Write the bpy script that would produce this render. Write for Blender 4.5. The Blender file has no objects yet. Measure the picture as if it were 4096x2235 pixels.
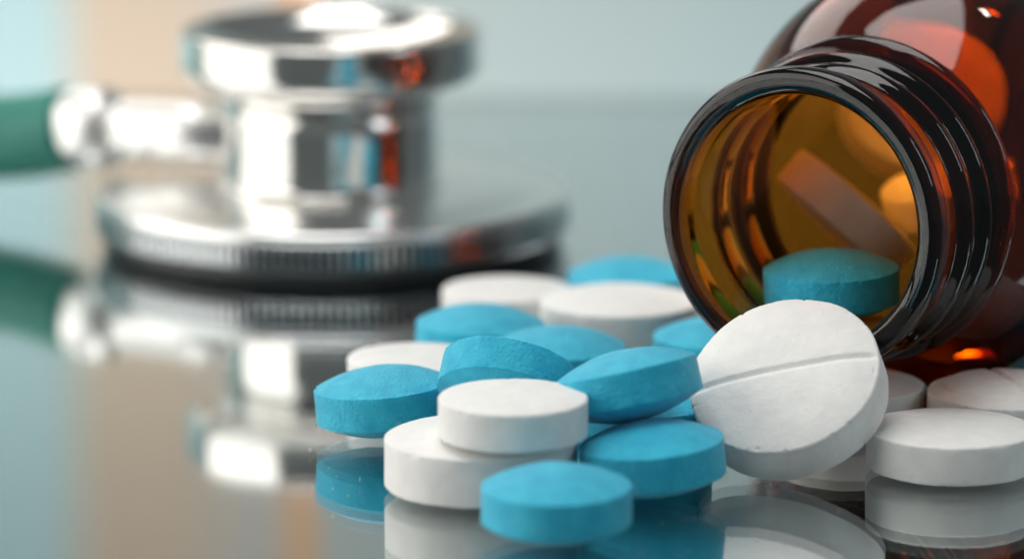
import bpy, math, random
from mathutils import Vector, Matrix, Quaternion, noise
R = math.radians
MM = 0.001
sc = bpy.context.scene
col = sc.collection

# ------------------------------------------------------------------ camera
cam_d = bpy.data.cameras.new("camera")
cam = bpy.data.objects.new("camera", cam_d)
col.objects.link(cam)
cam.location = (0, -0.247, 0.059)
cam.rotation_euler = (R(90 - 11.9), 0, 0)
cam_d.sensor_width = 36.0
cam_d.lens = 150.9
cam_d.clip_start = 0.005
cam_d.clip_end = 20
cam_d.dof.use_dof = True
cam_d.dof.focus_distance = 0.238
cam_d.dof.aperture_fstop = 27.0
cam_d.dof.aperture_blades = 0
sc.camera = cam

# ------------------------------------------------------------------ world, lamps, exposure
w = bpy.data.worlds.new("World")
sc.world = w
w.use_nodes = True
bg = w.node_tree.nodes["Background"]
bg.inputs["Color"].default_value = (0.24, 0.27, 0.275, 1)
bg.inputs["Strength"].default_value = 0.60


def area(name, loc, target, sx, sy, radiance, color):
    d = bpy.data.lights.new(name, "AREA")
    d.shape = "RECTANGLE"
    d.size, d.size_y = sx, sy
    d.energy = radiance * math.pi * sx * sy
    d.color = color
    o = bpy.data.objects.new(name, d)
    col.objects.link(o)
    o.location = loc
    o.rotation_euler = (Vector(target) - Vector(loc)).to_track_quat("-Z", "Y").to_euler()
    return o


area("softbox_side", (-0.34, -0.04, 0.15), (0, 0.02, 0.01), 0.48, 0.30, 2.4, (1.0, 0.96, 0.91))
area("softbox_overhead", (-0.04, 0.00, 0.34), (0, 0.0, 0.0), 0.26, 0.20, 4.5, (1.0, 0.98, 0.96))
area("softbox_back", (-0.12, 0.25, 0.20), (-0.02, 0.03, 0.0), 0.20, 0.14, 3.0, (1.0, 0.96, 0.90))
area("softbox_window", (0.25, -0.12, 0.17), (0.0, 0.01, 0.0), 0.07, 0.15, 3.6, (0.80, 0.93, 1.0))
area("added_backdrop_fill", (-0.05, 0.155, -0.012), (-0.045, 0.106, 0.004), 0.20, 0.035, 8.4, (1.0, 0.98, 0.96))  # fill light added behind the card to brighten the backdrop, mostly low down

grid = area("added_bottle_fill", (0.043, 0.024, 0.072), (0.033, 0.016, 0.0), 0.026, 0.026, 8, (1.0, 0.94, 0.85))  # added fill with narrow spread, brightens the tablets inside the bottle
grid.data.spread = R(18)

vs = sc.view_settings
vs.view_transform = "Standard"
vs.look = "None"
vs.exposure = 0
vs.gamma = 1
vs.use_curve_mapping = False
cy = sc.cycles
cy.max_bounces = 28
cy.transmission_bounces = 24
cy.glossy_bounces = 14
cy.diffuse_bounces = 6
cy.transparent_max_bounces = 12
cy.volume_bounces = 0
cy.sample_clamp_indirect = 60
cy.blur_glossy = 0.2
cy.use_denoising = True


# ------------------------------------------------------------------ helpers
def mat(name):
    m = bpy.data.materials.new(name)
    m.use_nodes = True
    nt = m.node_tree
    return m, nt, nt.nodes["Principled BSDF"]


def node(nt, kind, **kw):
    n = nt.nodes.new(kind)
    for k, v in kw.items():
        if hasattr(n, k) and k not in n.inputs:
            setattr(n, k, v)
        else:
            n.inputs[k].default_value = v
    return n


def outward(V, F):
    """turns the faces of a closed shell outward"""
    vol = 0.0
    for f in F:
        a = V[f[0]]
        for i in range(1, len(f) - 1):
            b, c = V[f[i]], V[f[i + 1]]
            vol += (a[0] * (b[1] * c[2] - b[2] * c[1]) - a[1] * (b[0] * c[2] - b[2] * c[0]) + a[2] * (b[0] * c[1] - b[1] * c[0]))
    return F if vol > 0 else [tuple(reversed(f)) for f in F]


def mesh_obj(name, verts, faces, material, parent=None, loc=None, smooth=True, closed=True):
    if closed:
        faces = outward(verts, faces)
    me = bpy.data.meshes.new(name)
    me.from_pydata(verts, [], faces)
    me.update()
    if smooth:
        me.polygons.foreach_set("use_smooth", [True] * len(me.polygons))
    for m in (material if isinstance(material, (list, tuple)) else [material]):
        me.materials.append(m)
    o = bpy.data.objects.new(name, me)
    col.objects.link(o)
    if parent:
        o.parent = parent
    if loc:
        o.location = loc
    return o


def empty(name, loc, rot=(0, 0, 0)):
    o = bpy.data.objects.new(name, None)
    o.empty_display_size = 0.005
    col.objects.link(o)
    o.location = loc
    o.rotation_euler = rot
    return o


def tag(o, label=None, cat=None, group=None, kind=None):
    if label: o["label"] = label
    if cat: o["category"] = cat
    if group: o["group"] = group
    if kind: o["kind"] = kind
    return o


def lathe(prof, segs, rfun=None):
    """revolve (r, z) pairs in mm about Z; r == 0 at an end makes a pole; returns verts (m), faces"""
    V, F, rings = [], [], []
    for (r, z) in prof:
        if r <= 1e-6:
            rings.append([len(V)])
            V.append((0, 0, z * MM))
        else:
            ring = []
            for k in range(segs):
                a = 2 * math.pi * k / segs
                rr, zz = (r, z) if rfun is None else rfun(r, z, a)
                ring.append(len(V))
                V.append((rr * math.cos(a) * MM, rr * math.sin(a) * MM, zz * MM))
            rings.append(ring)
    for A, B in zip(rings, rings[1:]):
        if len(A) == 1 and len(B) == 1:
            continue
        for k in range(segs):
            k2 = (k + 1) % segs
            if len(A) == 1:
                F.append((A[0], B[k2], B[k])[::-1])
            elif len(B) == 1:
                F.append((A[k], A[k2], B[0])[::-1])
            else:
                F.append((A[k], A[k2], B[k2], B[k])[::-1])
    return V, F


def arc(cr, cz, rad, a0, a1, n):
    return [(cr + rad * math.cos(R(a0 + (a1 - a0) * i / n)), cz + rad * math.sin(R(a0 + (a1 - a0) * i / n))) for i in range(n + 1)]


def smooth01(t):
    t = max(0.0, min(1.0, t))
    return t * t * (3 - 2 * t)


# ------------------------------------------------------------------ materials
def tablet_mat(name, base, mottle, rough, bump, sss, speck):
    m, nt, b = mat(name)
    tc = node(nt, "ShaderNodeTexCoord")
    oi = node(nt, "ShaderNodeObjectInfo")
    ad = node(nt, "ShaderNodeVectorMath", operation="ADD")
    nt.links.new(tc.outputs["Object"], ad.inputs[0])
    nt.links.new(oi.outputs["Random"], ad.inputs[1])
    n1 = node(nt, "ShaderNodeTexNoise"); n1.inputs["Scale"].default_value = 900; n1.inputs["Detail"].default_value = 5
    n2 = node(nt, "ShaderNodeTexNoise"); n2.inputs["Scale"].default_value = 5200; n2.inputs["Detail"].default_value = 4; n2.inputs["Roughness"].default_value = 0.65
    n3 = node(nt, "ShaderNodeTexNoise"); n3.inputs["Scale"].default_value = 3300; n3.inputs["Detail"].default_value = 2
    for n in (n1, n2, n3):
        nt.links.new(ad.outputs[0], n.inputs["Vector"])
    r1 = node(nt, "ShaderNodeValToRGB")
    r1.color_ramp.elements[0].position = 0.32; r1.color_ramp.elements[0].color = mottle + (1,)
    r1.color_ramp.elements[1].position = 0.68; r1.color_ramp.elements[1].color = base + (1,)
    nt.links.new(n1.outputs["Fac"], r1.inputs[0])
    r2 = node(nt, "ShaderNodeValToRGB")
    r2.color_ramp.elements[0].position = 0.66; r2.color_ramp.elements[0].color = (0, 0, 0, 1)
    r2.color_ramp.elements[1].position = 0.76; r2.color_ramp.elements[1].color = (0.55, 0.55, 0.55, 1)
    nt.links.new(n3.outputs["Fac"], r2.inputs[0])
    mx = node(nt, "ShaderNodeMix", data_type="RGBA")
    nt.links.new(r2.outputs[0], mx.inputs[0])
    nt.links.new(r1.outputs[0], mx.inputs[6])
    mx.inputs[7].default_value = speck + (1,)
    nt.links.new(mx.outputs[2], b.inputs["Base Color"])
    b.inputs["Roughness"].default_value = rough
    b.inputs["Specular IOR Level"].default_value = 0.34
    b.inputs["Sheen Weight"].default_value = 0.2
    b.inputs["Sheen Roughness"].default_value = 0.4
    b.inputs["Subsurface Weight"].default_value = sss
    b.inputs["Subsurface Radius"].default_value = (1, 1, 1)
    b.inputs["Subsurface Scale"].default_value = 0.0004
    bp = node(nt, "ShaderNodeBump"); bp.inputs["Strength"].default_value = bump; bp.inputs["Distance"].default_value = 0.00018
    mh = node(nt, "ShaderNodeMath", operation="MULTIPLY_ADD")
    nt.links.new(n3.outputs["Fac"], mh.inputs[0]); mh.inputs[1].default_value = 0.5
    nt.links.new(n2.outputs["Fac"], mh.inputs[2])
    nt.links.new(mh.outputs[0], bp.inputs["Height"])
    nt.links.new(bp.outputs[0], b.inputs["Normal"])
    return m


M_BLUE = tablet_mat("blue_tablet", (0.030, 0.52, 0.72), (0.010, 0.41, 0.62), 0.5, 0.65, 0.08, (0.22, 0.60, 0.74))
M_WHITE = tablet_mat("white_tablet", (0.84, 0.832, 0.805), (0.78, 0.775, 0.755), 0.6, 0.22, 0.12, (0.68, 0.66, 0.62))


def metal(name, base, rough, brushed=False):
    m, nt, b = mat(name)
    b.inputs["Base Color"].default_value = base + (1,)
    b.inputs["Metallic"].default_value = 1
    tc = node(nt, "ShaderNodeTexCoord")
    n = node(nt, "ShaderNodeTexNoise"); n.inputs["Scale"].default_value = 120; n.inputs["Detail"].default_value = 2
    nt.links.new(tc.outputs["Object"], n.inputs["Vector"])
    mr = node(nt, "ShaderNodeMapRange")
    mr.inputs["To Min"].default_value = rough * 0.9; mr.inputs["To Max"].default_value = rough * 1.1
    nt.links.new(n.outputs["Fac"], mr.inputs["Value"])
    nt.links.new(mr.outputs[0], b.inputs["Roughness"])
    return m


M_CHROME = metal("polished_chrome", (0.74, 0.72, 0.69), 0.13)
M_STEEL = metal("satin_steel", (0.84, 0.84, 0.83), 0.24)
M_RIM = metal("knurled_steel", (0.66, 0.68, 0.69), 0.20)

M_GROOVE_SHADE = metal("groove_shade_steel", (0.10, 0.11, 0.115), 0.35)  # shade between the rim teeth, put into a darker steel colour
M_CONN = metal("satin_chrome", (0.84, 0.83, 0.81), 0.34)

M_RUBBER, nt_, b_ = mat("black_rubber")
b_.inputs["Base Color"].default_value = (0.012, 0.016, 0.018, 1); b_.inputs["Roughness"].default_value = 0.35

M_TUBE, nt_, b_ = mat("green_tube")
n_ = node(nt_, "ShaderNodeTexNoise"); n_.inputs["Scale"].default_value = 250
tc_ = node(nt_, "ShaderNodeTexCoord"); nt_.links.new(tc_.outputs["Object"], n_.inputs["Vector"])
cr_ = node(nt_, "ShaderNodeValToRGB")
cr_.color_ramp.elements[0].color = (0.003, 0.17, 0.13, 1); cr_.color_ramp.elements[1].color = (0.005, 0.21, 0.16, 1)
nt_.links.new(n_.outputs["Fac"], cr_.inputs[0]); nt_.links.new(cr_.outputs[0], b_.inputs["Base Color"])
b_.inputs["Roughness"].default_value = 0.38

M_CAP, nt_, b_ = mat("blue_plastic")
b_.inputs["Base Color"].default_value = (0.003, 0.09, 0.30, 1); b_.inputs["Roughness"].default_value = 0.4

# amber glass: clear surface, colour from absorption along the path through the wall
M_AMBER, nt_, b_ = mat("amber_glass")
b_.inputs["Base Color"].default_value = (1, 1, 1, 1)
b_.inputs["Transmission Weight"].default_value = 1
b_.inputs["IOR"].default_value = 1.5
b_.inputs["Roughness"].default_value = 0.0
va = node(nt_, "ShaderNodeVolumeAbsorption")
va.inputs["Color"].default_value = (0.80, 0.555, 0.02, 1)
va.inputs["Density"].default_value = 3200
nt_.links.new(va.outputs[0], nt_.nodes["Material Output"].inputs["Volume"])
# faint mould ripples in the glass
tc_ = node(nt_, "ShaderNodeTexCoord"); n_ = node(nt_, "ShaderNodeTexNoise"); n_.inputs["Scale"].default_value = 140; n_.inputs["Detail"].default_value = 2
nt_.links.new(tc_.outputs["Object"], n_.inputs["Vector"])
bp_ = node(nt_, "ShaderNodeBump"); bp_.inputs["Strength"].default_value = 0.12; bp_.inputs["Distance"].default_value = 0.0006
nt_.links.new(n_.outputs["Fac"], bp_.inputs["Height"]); nt_.links.new(bp_.outputs[0], b_.inputs["Normal"])

M_PLATE, nt_, b_ = mat("plate_glass")
b_.inputs["Base Color"].default_value = (1, 1, 1, 1)
b_.inputs["Transmission Weight"].default_value = 1
b_.inputs["IOR"].default_value = 1.5
b_.inputs["Roughness"].default_value = 0.0
M_MIRROR, nt_, b_ = mat("silvered_back")
b_.inputs["Base Color"].default_value = (0.70, 0.74, 0.74, 1)
b_.inputs["Metallic"].default_value = 1
b_.inputs["Roughness"].default_value = 0.0

# backdrop: a sheet of card printed with soft edged colour bands (colour only)
M_BACK, nt_, b_ = mat("backdrop_card")
tc_ = node(nt_, "ShaderNodeTexCoord"); sp_ = node(nt_, "ShaderNodeSeparateXYZ")
nt_.links.new(tc_.outputs["Object"], sp_.inputs[0])
mr_ = node(nt_, "ShaderNodeMapRange"); mr_.inputs["From Min"].default_value = -0.08; mr_.inputs["From Max"].default_value = 0.08
nt_.links.new(sp_.outputs["X"], mr_.inputs["Value"])
cr_ = node(nt_, "ShaderNodeValToRGB")
bands = [(-80, (0.36, 0.50, 0.515)), (-39, (0.36, 0.50, 0.515)), (-34.5, (0.49, 0.40, 0.315)), (-28, (0.49, 0.40, 0.315)), (-21.5, (0.42, 0.41, 0.385)), (-20.4, (0.42, 0.41, 0.385)),
         (-18.6, (0.56, 0.37, 0.245)), (-16.9, (0.56, 0.37, 0.245)), (-15.2, (0.37, 0.41, 0.40)), (0, (0.34, 0.41, 0.41)), (80, (0.29, 0.39, 0.43))]
els = cr_.color_ramp.elements
while len(els) < len(bands):
    els.new(0.5)
for e, (x, c) in zip(els, bands):
    e.position = (x + 80) / 160
for e, (x, c) in zip(els, bands):
    e.color = c + (1,)
nt_.links.new(mr_.outputs[0], cr_.inputs[0]); nt_.links.new(cr_.outputs[0], b_.inputs["Base Color"])
b_.inputs["Roughness"].default_value = 0.8
b_.inputs["Specular IOR Level"].default_value = 0.2
# thin card: half of the light comes through, so the added light brightens it
tl_ = node(nt_, "ShaderNodeBsdfTranslucent"); ms_ = node(nt_, "ShaderNodeMixShader"); ms_.inputs[0].default_value = 0.5
nt_.links.new(cr_.outputs[0], tl_.inputs["Color"])
nt_.links.new(b_.outputs[0], ms_.inputs[1]); nt_.links.new(tl_.outputs[0], ms_.inputs[2])
nt_.links.new(ms_.outputs[0], nt_.nodes["Material Output"].inputs["Surface"])

# ------------------------------------------------------------------ the setting: mirror table and backdrop
x0, x1, y0, y1, t = -0.24, 0.24, -0.36, 0.1066, 0.0013
tv = [(x0, y0, 0), (x1, y0, 0), (x1, y1, 0), (x0, y1, 0), (x0, y0, -t), (x1, y0, -t), (x1, y1, -t), (x0, y1, -t)]
tf = [(0, 1, 2, 3), (7, 6, 5, 4), (0, 4, 5, 1), (1, 5, 6, 2), (2, 6, 7, 3), (3, 7, 4, 0)]
table = mesh_obj("table_top", tv, tf, [M_PLATE, M_MIRROR, M_BACK], smooth=False)
table.data.polygons[1].material_index = 1
for p_ in table.data.polygons:
    if abs(p_.normal.z) < 0.5:
        p_.material_index = 2  # edges take the card colours to brighten the dark line at the seam
tag(table, kind="structure")

pv, pf = [], []
prof = [(106.0, 0.02), (106.0, 6)]
for i in range(1, 25):  # forward bend, shaped so the sheet gets darker toward its top
    a = R(26 * i / 24)
    prof.append((106.0 - 95 * (1 - math.cos(a)), 6 + 95 * math.sin(a)))
for (y, z) in prof:
    pv += [(-0.15, y * MM, z * MM), (0.15, y * MM, z * MM)]
for i in range(len(prof) - 1):
    a, b = i * 2, (i + 1) * 2
    pf.append((a, a + 1, b + 1, b))
back = mesh_obj("backdrop", pv, pf, M_BACK, closed=False)
tag(back, kind="structure")


# ------------------------------------------------------------------ tablets
def tablet_mesh(D, band, dome, p, edge, score=0.0, emboss=0.0, seed=0, segs=168, nr=26):
    Rr = D / 2
    Rc = Rr - edge
    h = band / 2
    top = []
    ring_n = nr if score == 0 else 60
    if score: segs = 440
    for i in range(ring_n + 1):
        t = i / ring_n
        r = Rc * t
        z = h + dome * (1 - t ** p)
        if emboss:
            z -= emboss * smooth01((r - Rc * 0.80) / 0.25) * (1 - smooth01((r - Rc * 0.93) / 0.3) * 0.0)
        top.append((r, z))
    zc = top[-1][1]
    dz = h - zc
    cor = [(Rc + edge * math.sin(R(a)), h - edge - dz + edge * math.cos(R(a))) for a in (22, 45, 68, 90)]
    side = [(Rr, h - edge - dz - (2 * h - 2 * edge - dz) * k / 8) for k in range(1, 9)]
    low = [(r, -z) for (r, z) in [(Rc + edge * math.sin(R(a)), h - edge + edge * math.cos(R(a))) for a in (68, 45, 22)]]
    bot = []
    for i in range(nr, -1, -1):
        tt = i / nr
        bot.append((Rc * tt, -(h + dome * (1 - tt ** p))))
    prof = top + cor + side + low + bot
    V, F = lathe(prof, segs)
    V2 = []
    off = Vector((seed * 7.3, seed * 3.1, seed * 1.7))
    for (x, y, z) in V:
        X, Y, Z = x / MM, y / MM, z / MM
        if score and Z > 0:
            r = math.hypot(X, Y)
            g = abs(Y) / 0.32
            if g < 1 and Z > h * 0.55:
                fade = 1 - smooth01((r - (Rr - 0.55)) / 0.5) * 0.75
                Z -= score * (0.5 * (1 - smooth01(g)) + 0.5 * (1 - g)) * fade * (1 if Z > h - edge else 0.4)
        v = Vector((X, Y, Z))
        nrm = Vector((X / Rr, Y / Rr, Z / (h + dome) * 0.6))
        if nrm.length > 0:
            nrm.normalize()
        d = noise.noise(v * 0.5 + off) * 0.05 + noise.noise(v * 2.0 + off) * 0.016
        # small chips along the pressed edges
        r = math.hypot(X, Y)
        if abs(r - Rr) < edge + 0.1 and abs(abs(Z) - h) < edge + 0.15:
            c = noise.noise(v * 3.4 + off * 2)
            if c > 0.30:
                d -= (c - 0.30) * 0.22
            d += noise.noise(v * 6.0 + off) * 0.012
        v = v + nrm * d
        V2.append((v.x * MM, v.y * MM, v.z * MM))
    return V2, F


BLUE = dict(D=7.8, band=1.95, dome=1.0, p=2.0, edge=0.07)
SMALL = dict(D=8.0, band=2.1, dome=0.28, p=2.6, edge=0.14)
LARGE = dict(D=10.4, band=2.6, dome=0.55, p=3.2, edge=0.16)
GB = "blue convex tablets spilled on the mirror table"
GW = "white tablets spilled on the mirror table"
# name, spec, overrides, centre (mm), tilt (deg), direction the top leans to (deg, 0 = +x, 90 = away), spin, label
TABLETS = [
    ("B", {}, (2.3, -32.4, 1.98), 1.0, 250, 0, "nearest blue tablet, alone in front of the stacked white pair"),
    ("W", {}, (0.06, -24.37, 4.68), 1.0, 270, 0, "small white tablet lying on top of a larger white one"),
    ("L", dict(dome=0.36, band=2.7), (-1.69, -22.32, 1.71), 0.3, 200, 0, "large flat white tablet carrying a smaller white tablet"),
    ("W", dict(D=9.3, dome=0.36, band=2.15), (24.1, -18.2, 1.43), 0, 0, 0, "plain white tablet at the right front, before the scored flat one"),
    ("B", {}, (7.55, -23.8, 2.18), 5, 180, 0, "blue tablet tucked under a tilted blue one, left of the leaning white tablet"),
    ("B", {}, (-7.24, -10.7, 2.2), 5, 165, 0, "leftmost blue tablet at the edge of the spilled heap"),
    ("B", {}, (6.35, -20.6, 5.45), 16, 140, 0, "tilted blue tablet lying across another, touching the leaning white tablet"),
    ("B", {}, (-0.2, -14.0, 4.0), 39, 72, 0, "blue tablet propped up with its rim raised behind the stacked whites"),
    ("L", dict(score=0.17, D=10.7), (15.2, -17.7, 4.55), 40, 245, -4, "big white scored tablet leaning upright before the bottle mouth"),
    ("W", dict(D=8.4), (19.46, -7.05, 1.33), 0, 0, 0, "white tablet half hidden behind the leaning scored tablet"),
    ("L", dict(D=9.3, score=0.2, emboss=0.12, band=2.2), (28.25, -9.78, 1.65), 0, 0, 104, "flat white scored tablet lying beneath the bottle at right"),
    ("W", {}, (-5.72, -0.35, 1.33), 0, 0, 0, "white tablet peeping out behind the leftmost blue tablet"),
    ("W", dict(D=8.2), (-0.34, 19.01, 1.33), 0, 0, 0, "blurred white tablet farthest left at the back of the heap"),
    ("L", dict(D=9.8, p=2.6), (6.65, 12.09, 1.85), 0, 0, 0, "broad white tablet between far blue tablet and two middle blue ones"),
    ("B", {}, (-1.93, 6.61, 1.98), 1, 0, 0, "blurred blue tablet in front of the farthest left white tablet"),
    ("B", {}, (2.85, 0.41, 1.98), 1, 300, 0, "blue tablet in the middle of the heap behind the propped one"),
    ("B", {}, (7.47, 20.89, 1.98), 0, 0, 0, "farthest blue tablet, beside the left side of the bottle mouth"),
    ("B", {}, (12.3, 3.0, 1.98), 0, 0, 0, "blue tablet under the left edge of the bottle mouth"),
    ("W", dict(D=7.2), (9.09, -3.81, 1.33), 0, 0, 0, "white tablet showing as a sliver behind the tilted blue one"),
    ("B", {}, (7.3, -14.0, 1.98), 0, 0, 0, "blue tablet almost hidden under the tilted blue one"),
    ("B", dict(D=7.0), (32.6, -2.9, 2.05), 13, 150, 0, "shaded blue tablet under the bottle shoulder at the right edge"),
]


def place(o, c, tilt, az, spin):
    nrm = Vector((math.sin(R(tilt)) * math.cos(R(az)), math.sin(R(tilt)) * math.sin(R(az)), math.cos(R(tilt))))
    q = Vector((0, 0, 1)).rotation_difference(nrm) @ Quaternion((0, 0, 1), R(spin))
    o.rotation_mode = "QUATERNION"
    o.rotation_quaternion = q
    o.location = (c[0] * MM, c[1] * MM, c[2] * MM)


def tablet(i, kind, ov, c, tilt, az, spin, label, group):
    spec = dict({"B": BLUE, "W": SMALL, "L": LARGE}[kind]); spec.update(ov)
    V, F = tablet_mesh(seed=i + 1, **spec)
    o = mesh_obj("blue_tablet" if kind == "B" else "white_tablet", V, F, M_BLUE if kind == "B" else M_WHITE)
    place(o, c, tilt, az, spin)
    return tag(o, label, "tablet", group)


for i, (k, ov, c, tl, az, spn, lab) in enumerate(TABLETS):
    tablet(i, k, ov, c, tl, az, spn, lab, GB if k == "B" else GW)

GI = "tablets left inside the amber bottle"
INSIDE = [
    ("B", {}, (18.3, -6.3, 8.0), 2, 200, 0, "blue tablet lying in the neck of the amber bottle"),
    ("L", dict(D=9.2, band=2.4, dome=0.3), (19.9, 4.2, 10.0), 43, 12, 0, "white tablet standing on edge inside the bottle, left of its inner heap"),
    ("W", {}, (26.4, 8.7, 10.4), 16, 200, 0, "white tablet inside the bottle at the right, glowing amber"),
    ("L", dict(D=9.8), (25.2, 16.6, 14.6), 54, 270, 0, "white tablet lying highest and deepest inside the bottle"),
]
for i, (k, ov, c, tl, az, spn, lab) in enumerate(INSIDE):
    tablet(40 + i, k, ov, c, tl, az, spn, lab, GI)


# ------------------------------------------------------------------ amber bottle lying on its side
RB = 13.85
BS = 0.91 * MM
def bump(s, c, wd, h):
    d = (s - c) / wd
    return h * (1 - d * d) ** 1.5 if abs(d) < 1 else 0.0


def outer_r(s, a):
    th = a / (2 * math.pi)
    if s < 1.1:
        base = 8.6 + 1.0 * math.sqrt(max(0, 1 - ((1.1 - s) / 1.1) ** 2))
    else:
        base = 9.6 - 0.55 * smooth01((s - 1.2) / 1.3)
    # helical thread
    for k in range(0, 2):
        c = 4.6 + 2.6 * th + 2.6 * k - 1.3
        vis = smooth01((c - 3.6) / 0.7) * smooth01((8.6 - c) / 0.7)
        base += bump(s, c, 0.9, 0.75) * vis
    base += bump(s, 9.4, 1.2, 1.35)                      # transfer bead
    # shoulder
    u = (s - 10.4) / 8.8
    if u > 0:
        u = min(1, u)
        rs = 9.3 + (RB - 9.3) * math.sin(u * math.pi / 2) ** 0.9
        base = max(base, rs)
    if s > 55.5:
        base -= 2.2 * (1 - math.sqrt(max(0, 1 - ((s - 55.5) / 2.5) ** 2)))
    if abs((th * 2) % 1 - 0.46) < 0.004:                  # mould seam
        base += 0.05
    return base


def inner_r(s):
    r = 7.85
    u = (s - 11.5) / 8.5
    if u > 0:
        u = min(1, u)
        r = max(r, 7.6 + (RB - 1.35 - 7.6) * math.sin(u * math.pi / 2) ** 0.9)
    if s > 52.5:
        r -= 3.0 * (1 - math.sqrt(max(0, 1 - ((s - 52.5) / 3.5) ** 2)))
    return r


def bottle_mesh():
    SEG = 224
    souts = [1.1 - 1.1 * math.cos(R(90 * i / 8)) for i in range(1, 9)]
    s = 1.1
    while s < 12.2:
        s += 0.11; souts.append(s)
    while s < 20.5:
        s += 0.3; souts.append(s)
    while s < 55:
        s += 3.0; souts.append(min(s, 55.5))
    souts += [56.2, 56.9, 57.4, 57.8, 58.0]
    sins = [1.0 - 0.9 * i / 4 for i in range(5)]
    sin2 = []
    s = 1.0
    while s < 11: s += 0.9; sin2.append(s)
    while s < 20.5: s += 0.4; sin2.append(s)
    while s < 52: s += 3.0; sin2.append(min(s, 52.5))
    sin2 += [53.5, 54.5, 55.2, 55.7, 56.0]
    rings = []
    V = []
    def add(s, rf):
        ring = []
        for k in range(SEG):
            a = 2 * math.pi * k / SEG
            r = rf(s, a)
            ring.append(len(V)); V.append((r * math.cos(a) * BS, r * math.sin(a) * BS, s * BS))
        rings.append(ring)
    # from the bottom inside pole up the inner wall, over the lip and down the outer wall
    V.append((0, 0, 55.4 * BS)); p_in = 0
    for s in reversed(sin2):
        add(s, lambda s_, a: inner_r(s_))
    for s, r in ((0.75, 7.90), (0.5, 8.00), (0.28, 8.16), (0.12, 8.38), (0.03, 8.65), (0.0, 8.95)):
        add(s, lambda s_, a, r=r: r)
    for i in range(1, 9):
        ang = R(90 * i / 8)
        add(0.62 - 0.62 * math.cos(ang), lambda s_, a, ang=ang: 8.95 + 0.65 * math.sin(ang))
    s_list = [x for x in souts if x > 1.15]
    for s in s_list:
        add(s, outer_r)
    V.append((0, 0, 57.2 * BS)); p_out = len(V) - 1
    F = []
    for k in range(SEG):
        F.append((p_in, rings[0][k], rings[0][(k + 1) % SEG]))
    for A, B in zip(rings, rings[1:]):
        for k in range(SEG):
            k2 = (k + 1) % SEG
            F.append((A[k], B[k], B[k2], A[k2]))
    L = rings[-1]
    for k in range(SEG):
        F.append((L[k], p_out, L[(k + 1) % SEG]))
    return V, F


V, F = bottle_mesh()
bottle = mesh_obj("amber_bottle", V, F, M_AMBER)
ax = Vector((math.sin(R(31)), math.cos(R(31)), 0))
bottle.rotation_mode = "QUATERNION"
bottle.rotation_quaternion = ax.to_track_quat("Z", "Y")
bottle.location = (15.85 * MM, -12.0 * MM, (RB + 0.05) * BS)
tag(bottle, "open amber glass bottle lying on its side with threaded neck toward camera", "bottle")

# ------------------------------------------------------------------ stethoscope
ST = empty("stethoscope", (-12.5 * MM, 46.5 * MM, 0))
ST.scale = (0.846, 0.846, 0.846)
tag(ST, "blurred chrome stethoscope chest piece with green tube behind the tablets", "stethoscope")
# diaphragm ring resting on the table
V, F = lathe([(0, 0.35), (17.2, 0.35), (17.6, 0.05), (18.6, 0.05), (18.9, 0.4), (18.9, 1.25), (0, 1.25)], 160)
mesh_obj("diaphragm_ring", V, F, M_RUBBER, ST)
V, F = lathe([(0, 0.9), (18.5, 0.9), (18.95, 1.0), (19.0, 1.2), (19.0, 2.2), (19.0, 3.3), (18.8, 3.4), (17, 3.4), (0, 3.4)], 200)
mesh_obj("rim", V, F, M_GROOVE_SHADE, ST)
# milled teeth round the rim, one small wedge each
NK, V, F = 165, [], []
for k in range(NK):
    a = 2 * math.pi * k / NK
    da = 2 * math.pi / NK * 0.30
    base = len(V)
    for (z, rr) in ((1.15, 19.1), (1.45, 19.45), (3.0, 19.45), (3.25, 19.15)):
        for aa, r_ in ((a - da * 1.25, 18.9), (a - da * 0.7, rr), (a + da * 0.7, rr), (a + da * 1.25, 18.9)):
            V.append((r_ * math.cos(aa) * MM, r_ * math.sin(aa) * MM, z * MM))
    for i in range(3):
        for q in range(3):
            p = base + i * 4 + q
            F.append((p, p + 1, p + 5, p + 4))
        p = base + i * 4
        F.append((p + 3, p, p + 4, p + 7))
    F.append((base + 3, base + 2, base + 1, base)); F.append((base + 12, base + 13, base + 14, base + 15))
teeth = mesh_obj("rim_teeth", V, F, M_RIM, ST, smooth=False)
teeth["kind"] = "stuff"
V, F = lathe([(0, 3.2), (18.9, 3.2)] + arc(18.9, 3.72, 0.58, -90, 70, 8) + [(18.6, 4.26), (18.0, 4.12), (17.0, 4.2), (15.8, 4.45), (14.5, 4.65), (13, 4.75), (9.5, 4.8), (0, 4.8)], 160)
mesh_obj("chest_plate", V, F, M_STEEL, ST)
V, F = lathe([(0, 4.5), (10.1, 4.6), (10.1, 4.75)] + arc(10.0, 5.9, 1.2, 265, 180, 8) + [(8.8, 7), (8.8, 10), (8.8, 12.0)] + arc(10.0, 12.0, 1.2, 180, 100, 6) + [(10.1, 13.4), (0, 13.4)], 128)
mesh_obj("stem", V, F, M_CHROME, ST)
V, F = lathe([(0, 13.1), (9.6, 13.2), (10.8, 13.4)] + arc(10.8, 14.9, 1.5, -80, 0, 8) + [(12.3, 15.9), (12.3, 17.1)] + arc(11.9, 17.2, 0.4, 0, 150, 8)
            + [(11.4, 17.1), (11.0, 16.7), (9.8, 15.9), (7.7, 15.1), (5, 14.5), (2, 14.2), (0, 14.15)], 128)
mesh_obj("bell", V, F, M_CHROME, ST)


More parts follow.
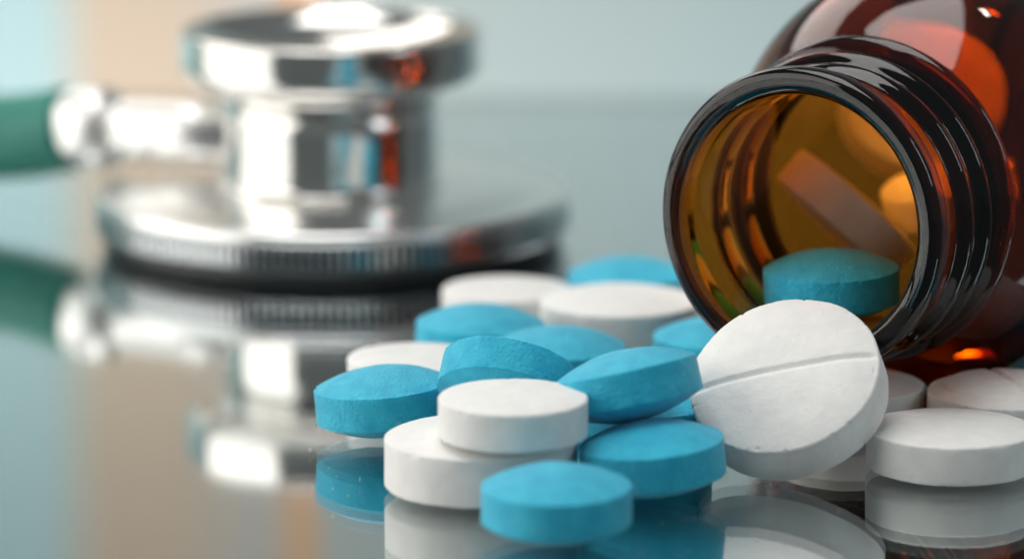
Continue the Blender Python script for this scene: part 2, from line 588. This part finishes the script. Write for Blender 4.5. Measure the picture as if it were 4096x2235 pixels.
def sweep(path, rads, segs=40):
    V, F, rings = [], [], []
    n = len(path)
    P = [Vector(p) for p in path]
    for i in range(n):
        t = (P[min(i + 1, n - 1)] - P[max(i - 1, 0)]).normalized()
        up = Vector((0, 0, 1)); s = t.cross(up).normalized(); u = s.cross(t)
        ring = []
        for k in range(segs):
            a = 2 * math.pi * k / segs
            v = P[i] + (s * math.cos(a) + u * math.sin(a)) * rads[i]
            ring.append(len(V)); V.append(tuple(v * MM))
        rings.append(ring)
    for A, B in zip(rings, rings[1:]):
        for k in range(segs):
            k2 = (k + 1) % segs
            F.append((A[k], A[k2], B[k2], B[k]))
    F.append(tuple(rings[0])[::-1]); F.append(tuple(rings[-1]))
    return V, F


# connector from stem to tube, in coordinates of the chest piece
def line(p, q, ts):
    return [tuple(p[k] + (q[k] - p[k]) * t for k in range(3)) for t in ts]
c0, c1 = (-6.0, 2.0, 8.4), (-22.8, 9.4, 7.8)
ts = [0, 0.4, 0.6, 0.68, 0.69, 0.70, 0.715, 0.73, 0.74, 0.75, 0.77, 0.80, 0.86, 0.92, 0.96, 0.985, 1.0]
rs = [2.55, 2.55, 2.55, 2.55, 2.5, 2.3, 2.2, 2.3, 2.7, 3.1, 3.35, 3.5, 3.55, 3.5, 3.35, 3.1, 2.5]
V, F = sweep(line(c0, c1, ts), rs)
mesh_obj("connector", V, F, M_CONN, ST)
tp = [(-22.2, 9.1, 7.7), (-25, 10.3, 7.0), (-28, 11.6, 6.5), (-33, 13.6, 6.1), (-40, 16, 6.0), (-50, 20, 5.0), (-62, 24, 4.1), (-75, 29, 3.65), (-95, 36, 3.65), (-125, 44, 3.65)]
# smooth the path
def catmull(pts, n=6):
    out = []
    P = [Vector(p) for p in pts]
    for i in range(len(P) - 1):
        a, b, c, d = P[max(i - 1, 0)], P[i], P[i + 1], P[min(i + 2, len(P) - 1)]
        for k in range(n):
            t = k / n
            out.append(tuple(0.5 * ((2 * b) + (c - a) * t + (2 * a - 5 * b + 4 * c - d) * t * t + (3 * b - a - 3 * c + d) * t ** 3)))
    out.append(tuple(P[-1]))
    return out
path = catmull(tp)
V, F = sweep(path, [3.6] * len(path))
mesh_obj("tube", V, F, M_TUBE, ST)


# ------------------------------------------------------------------ a little tablet dust on the mirror
rnd = random.Random(4)
V, F = [], []
spots = [(2.3, -32.4, 4.2), (-1.7, -22.3, 5.4), (7.5, -23.8, 4.2), (15.5, -22.0, 4.5), (24.1, -18.2, 5.0), (-7.2, -10.7, 4.2)]
for k in range(110):
    cx, cy_, rr = rnd.choice(spots)
    a = rnd.uniform(0, 2 * math.pi); d = rr + abs(rnd.gauss(0, 2.2)) + 0.2
    x, y = cx + d * math.cos(a), cy_ + d * math.sin(a)
    q = rnd.uniform(0.02, 0.055)
    b = len(V)
    for (dx, dy, dz) in ((1, 0, 0.8), (-0.5, 0.87, 0.7), (-0.5, -0.87, 0.9), (0.1, 0.1, 1.7), (0, 0, 0.0)):
        j_ = rnd.uniform(0.7, 1.2)
        V.append(((x + dx * q * j_) * MM, (y + dy * q * j_) * MM, (dz * q + 0.002) * MM))
    F += [(b, b + 1, b + 3), (b + 1, b + 2, b + 3), (b + 2, b, b + 3), (b + 1, b, b + 4), (b + 2, b + 1, b + 4), (b, b + 2, b + 4)]
dust = mesh_obj("tablet_dust", V, F, M_WHITE, smooth=False)
tag(dust, kind="stuff")
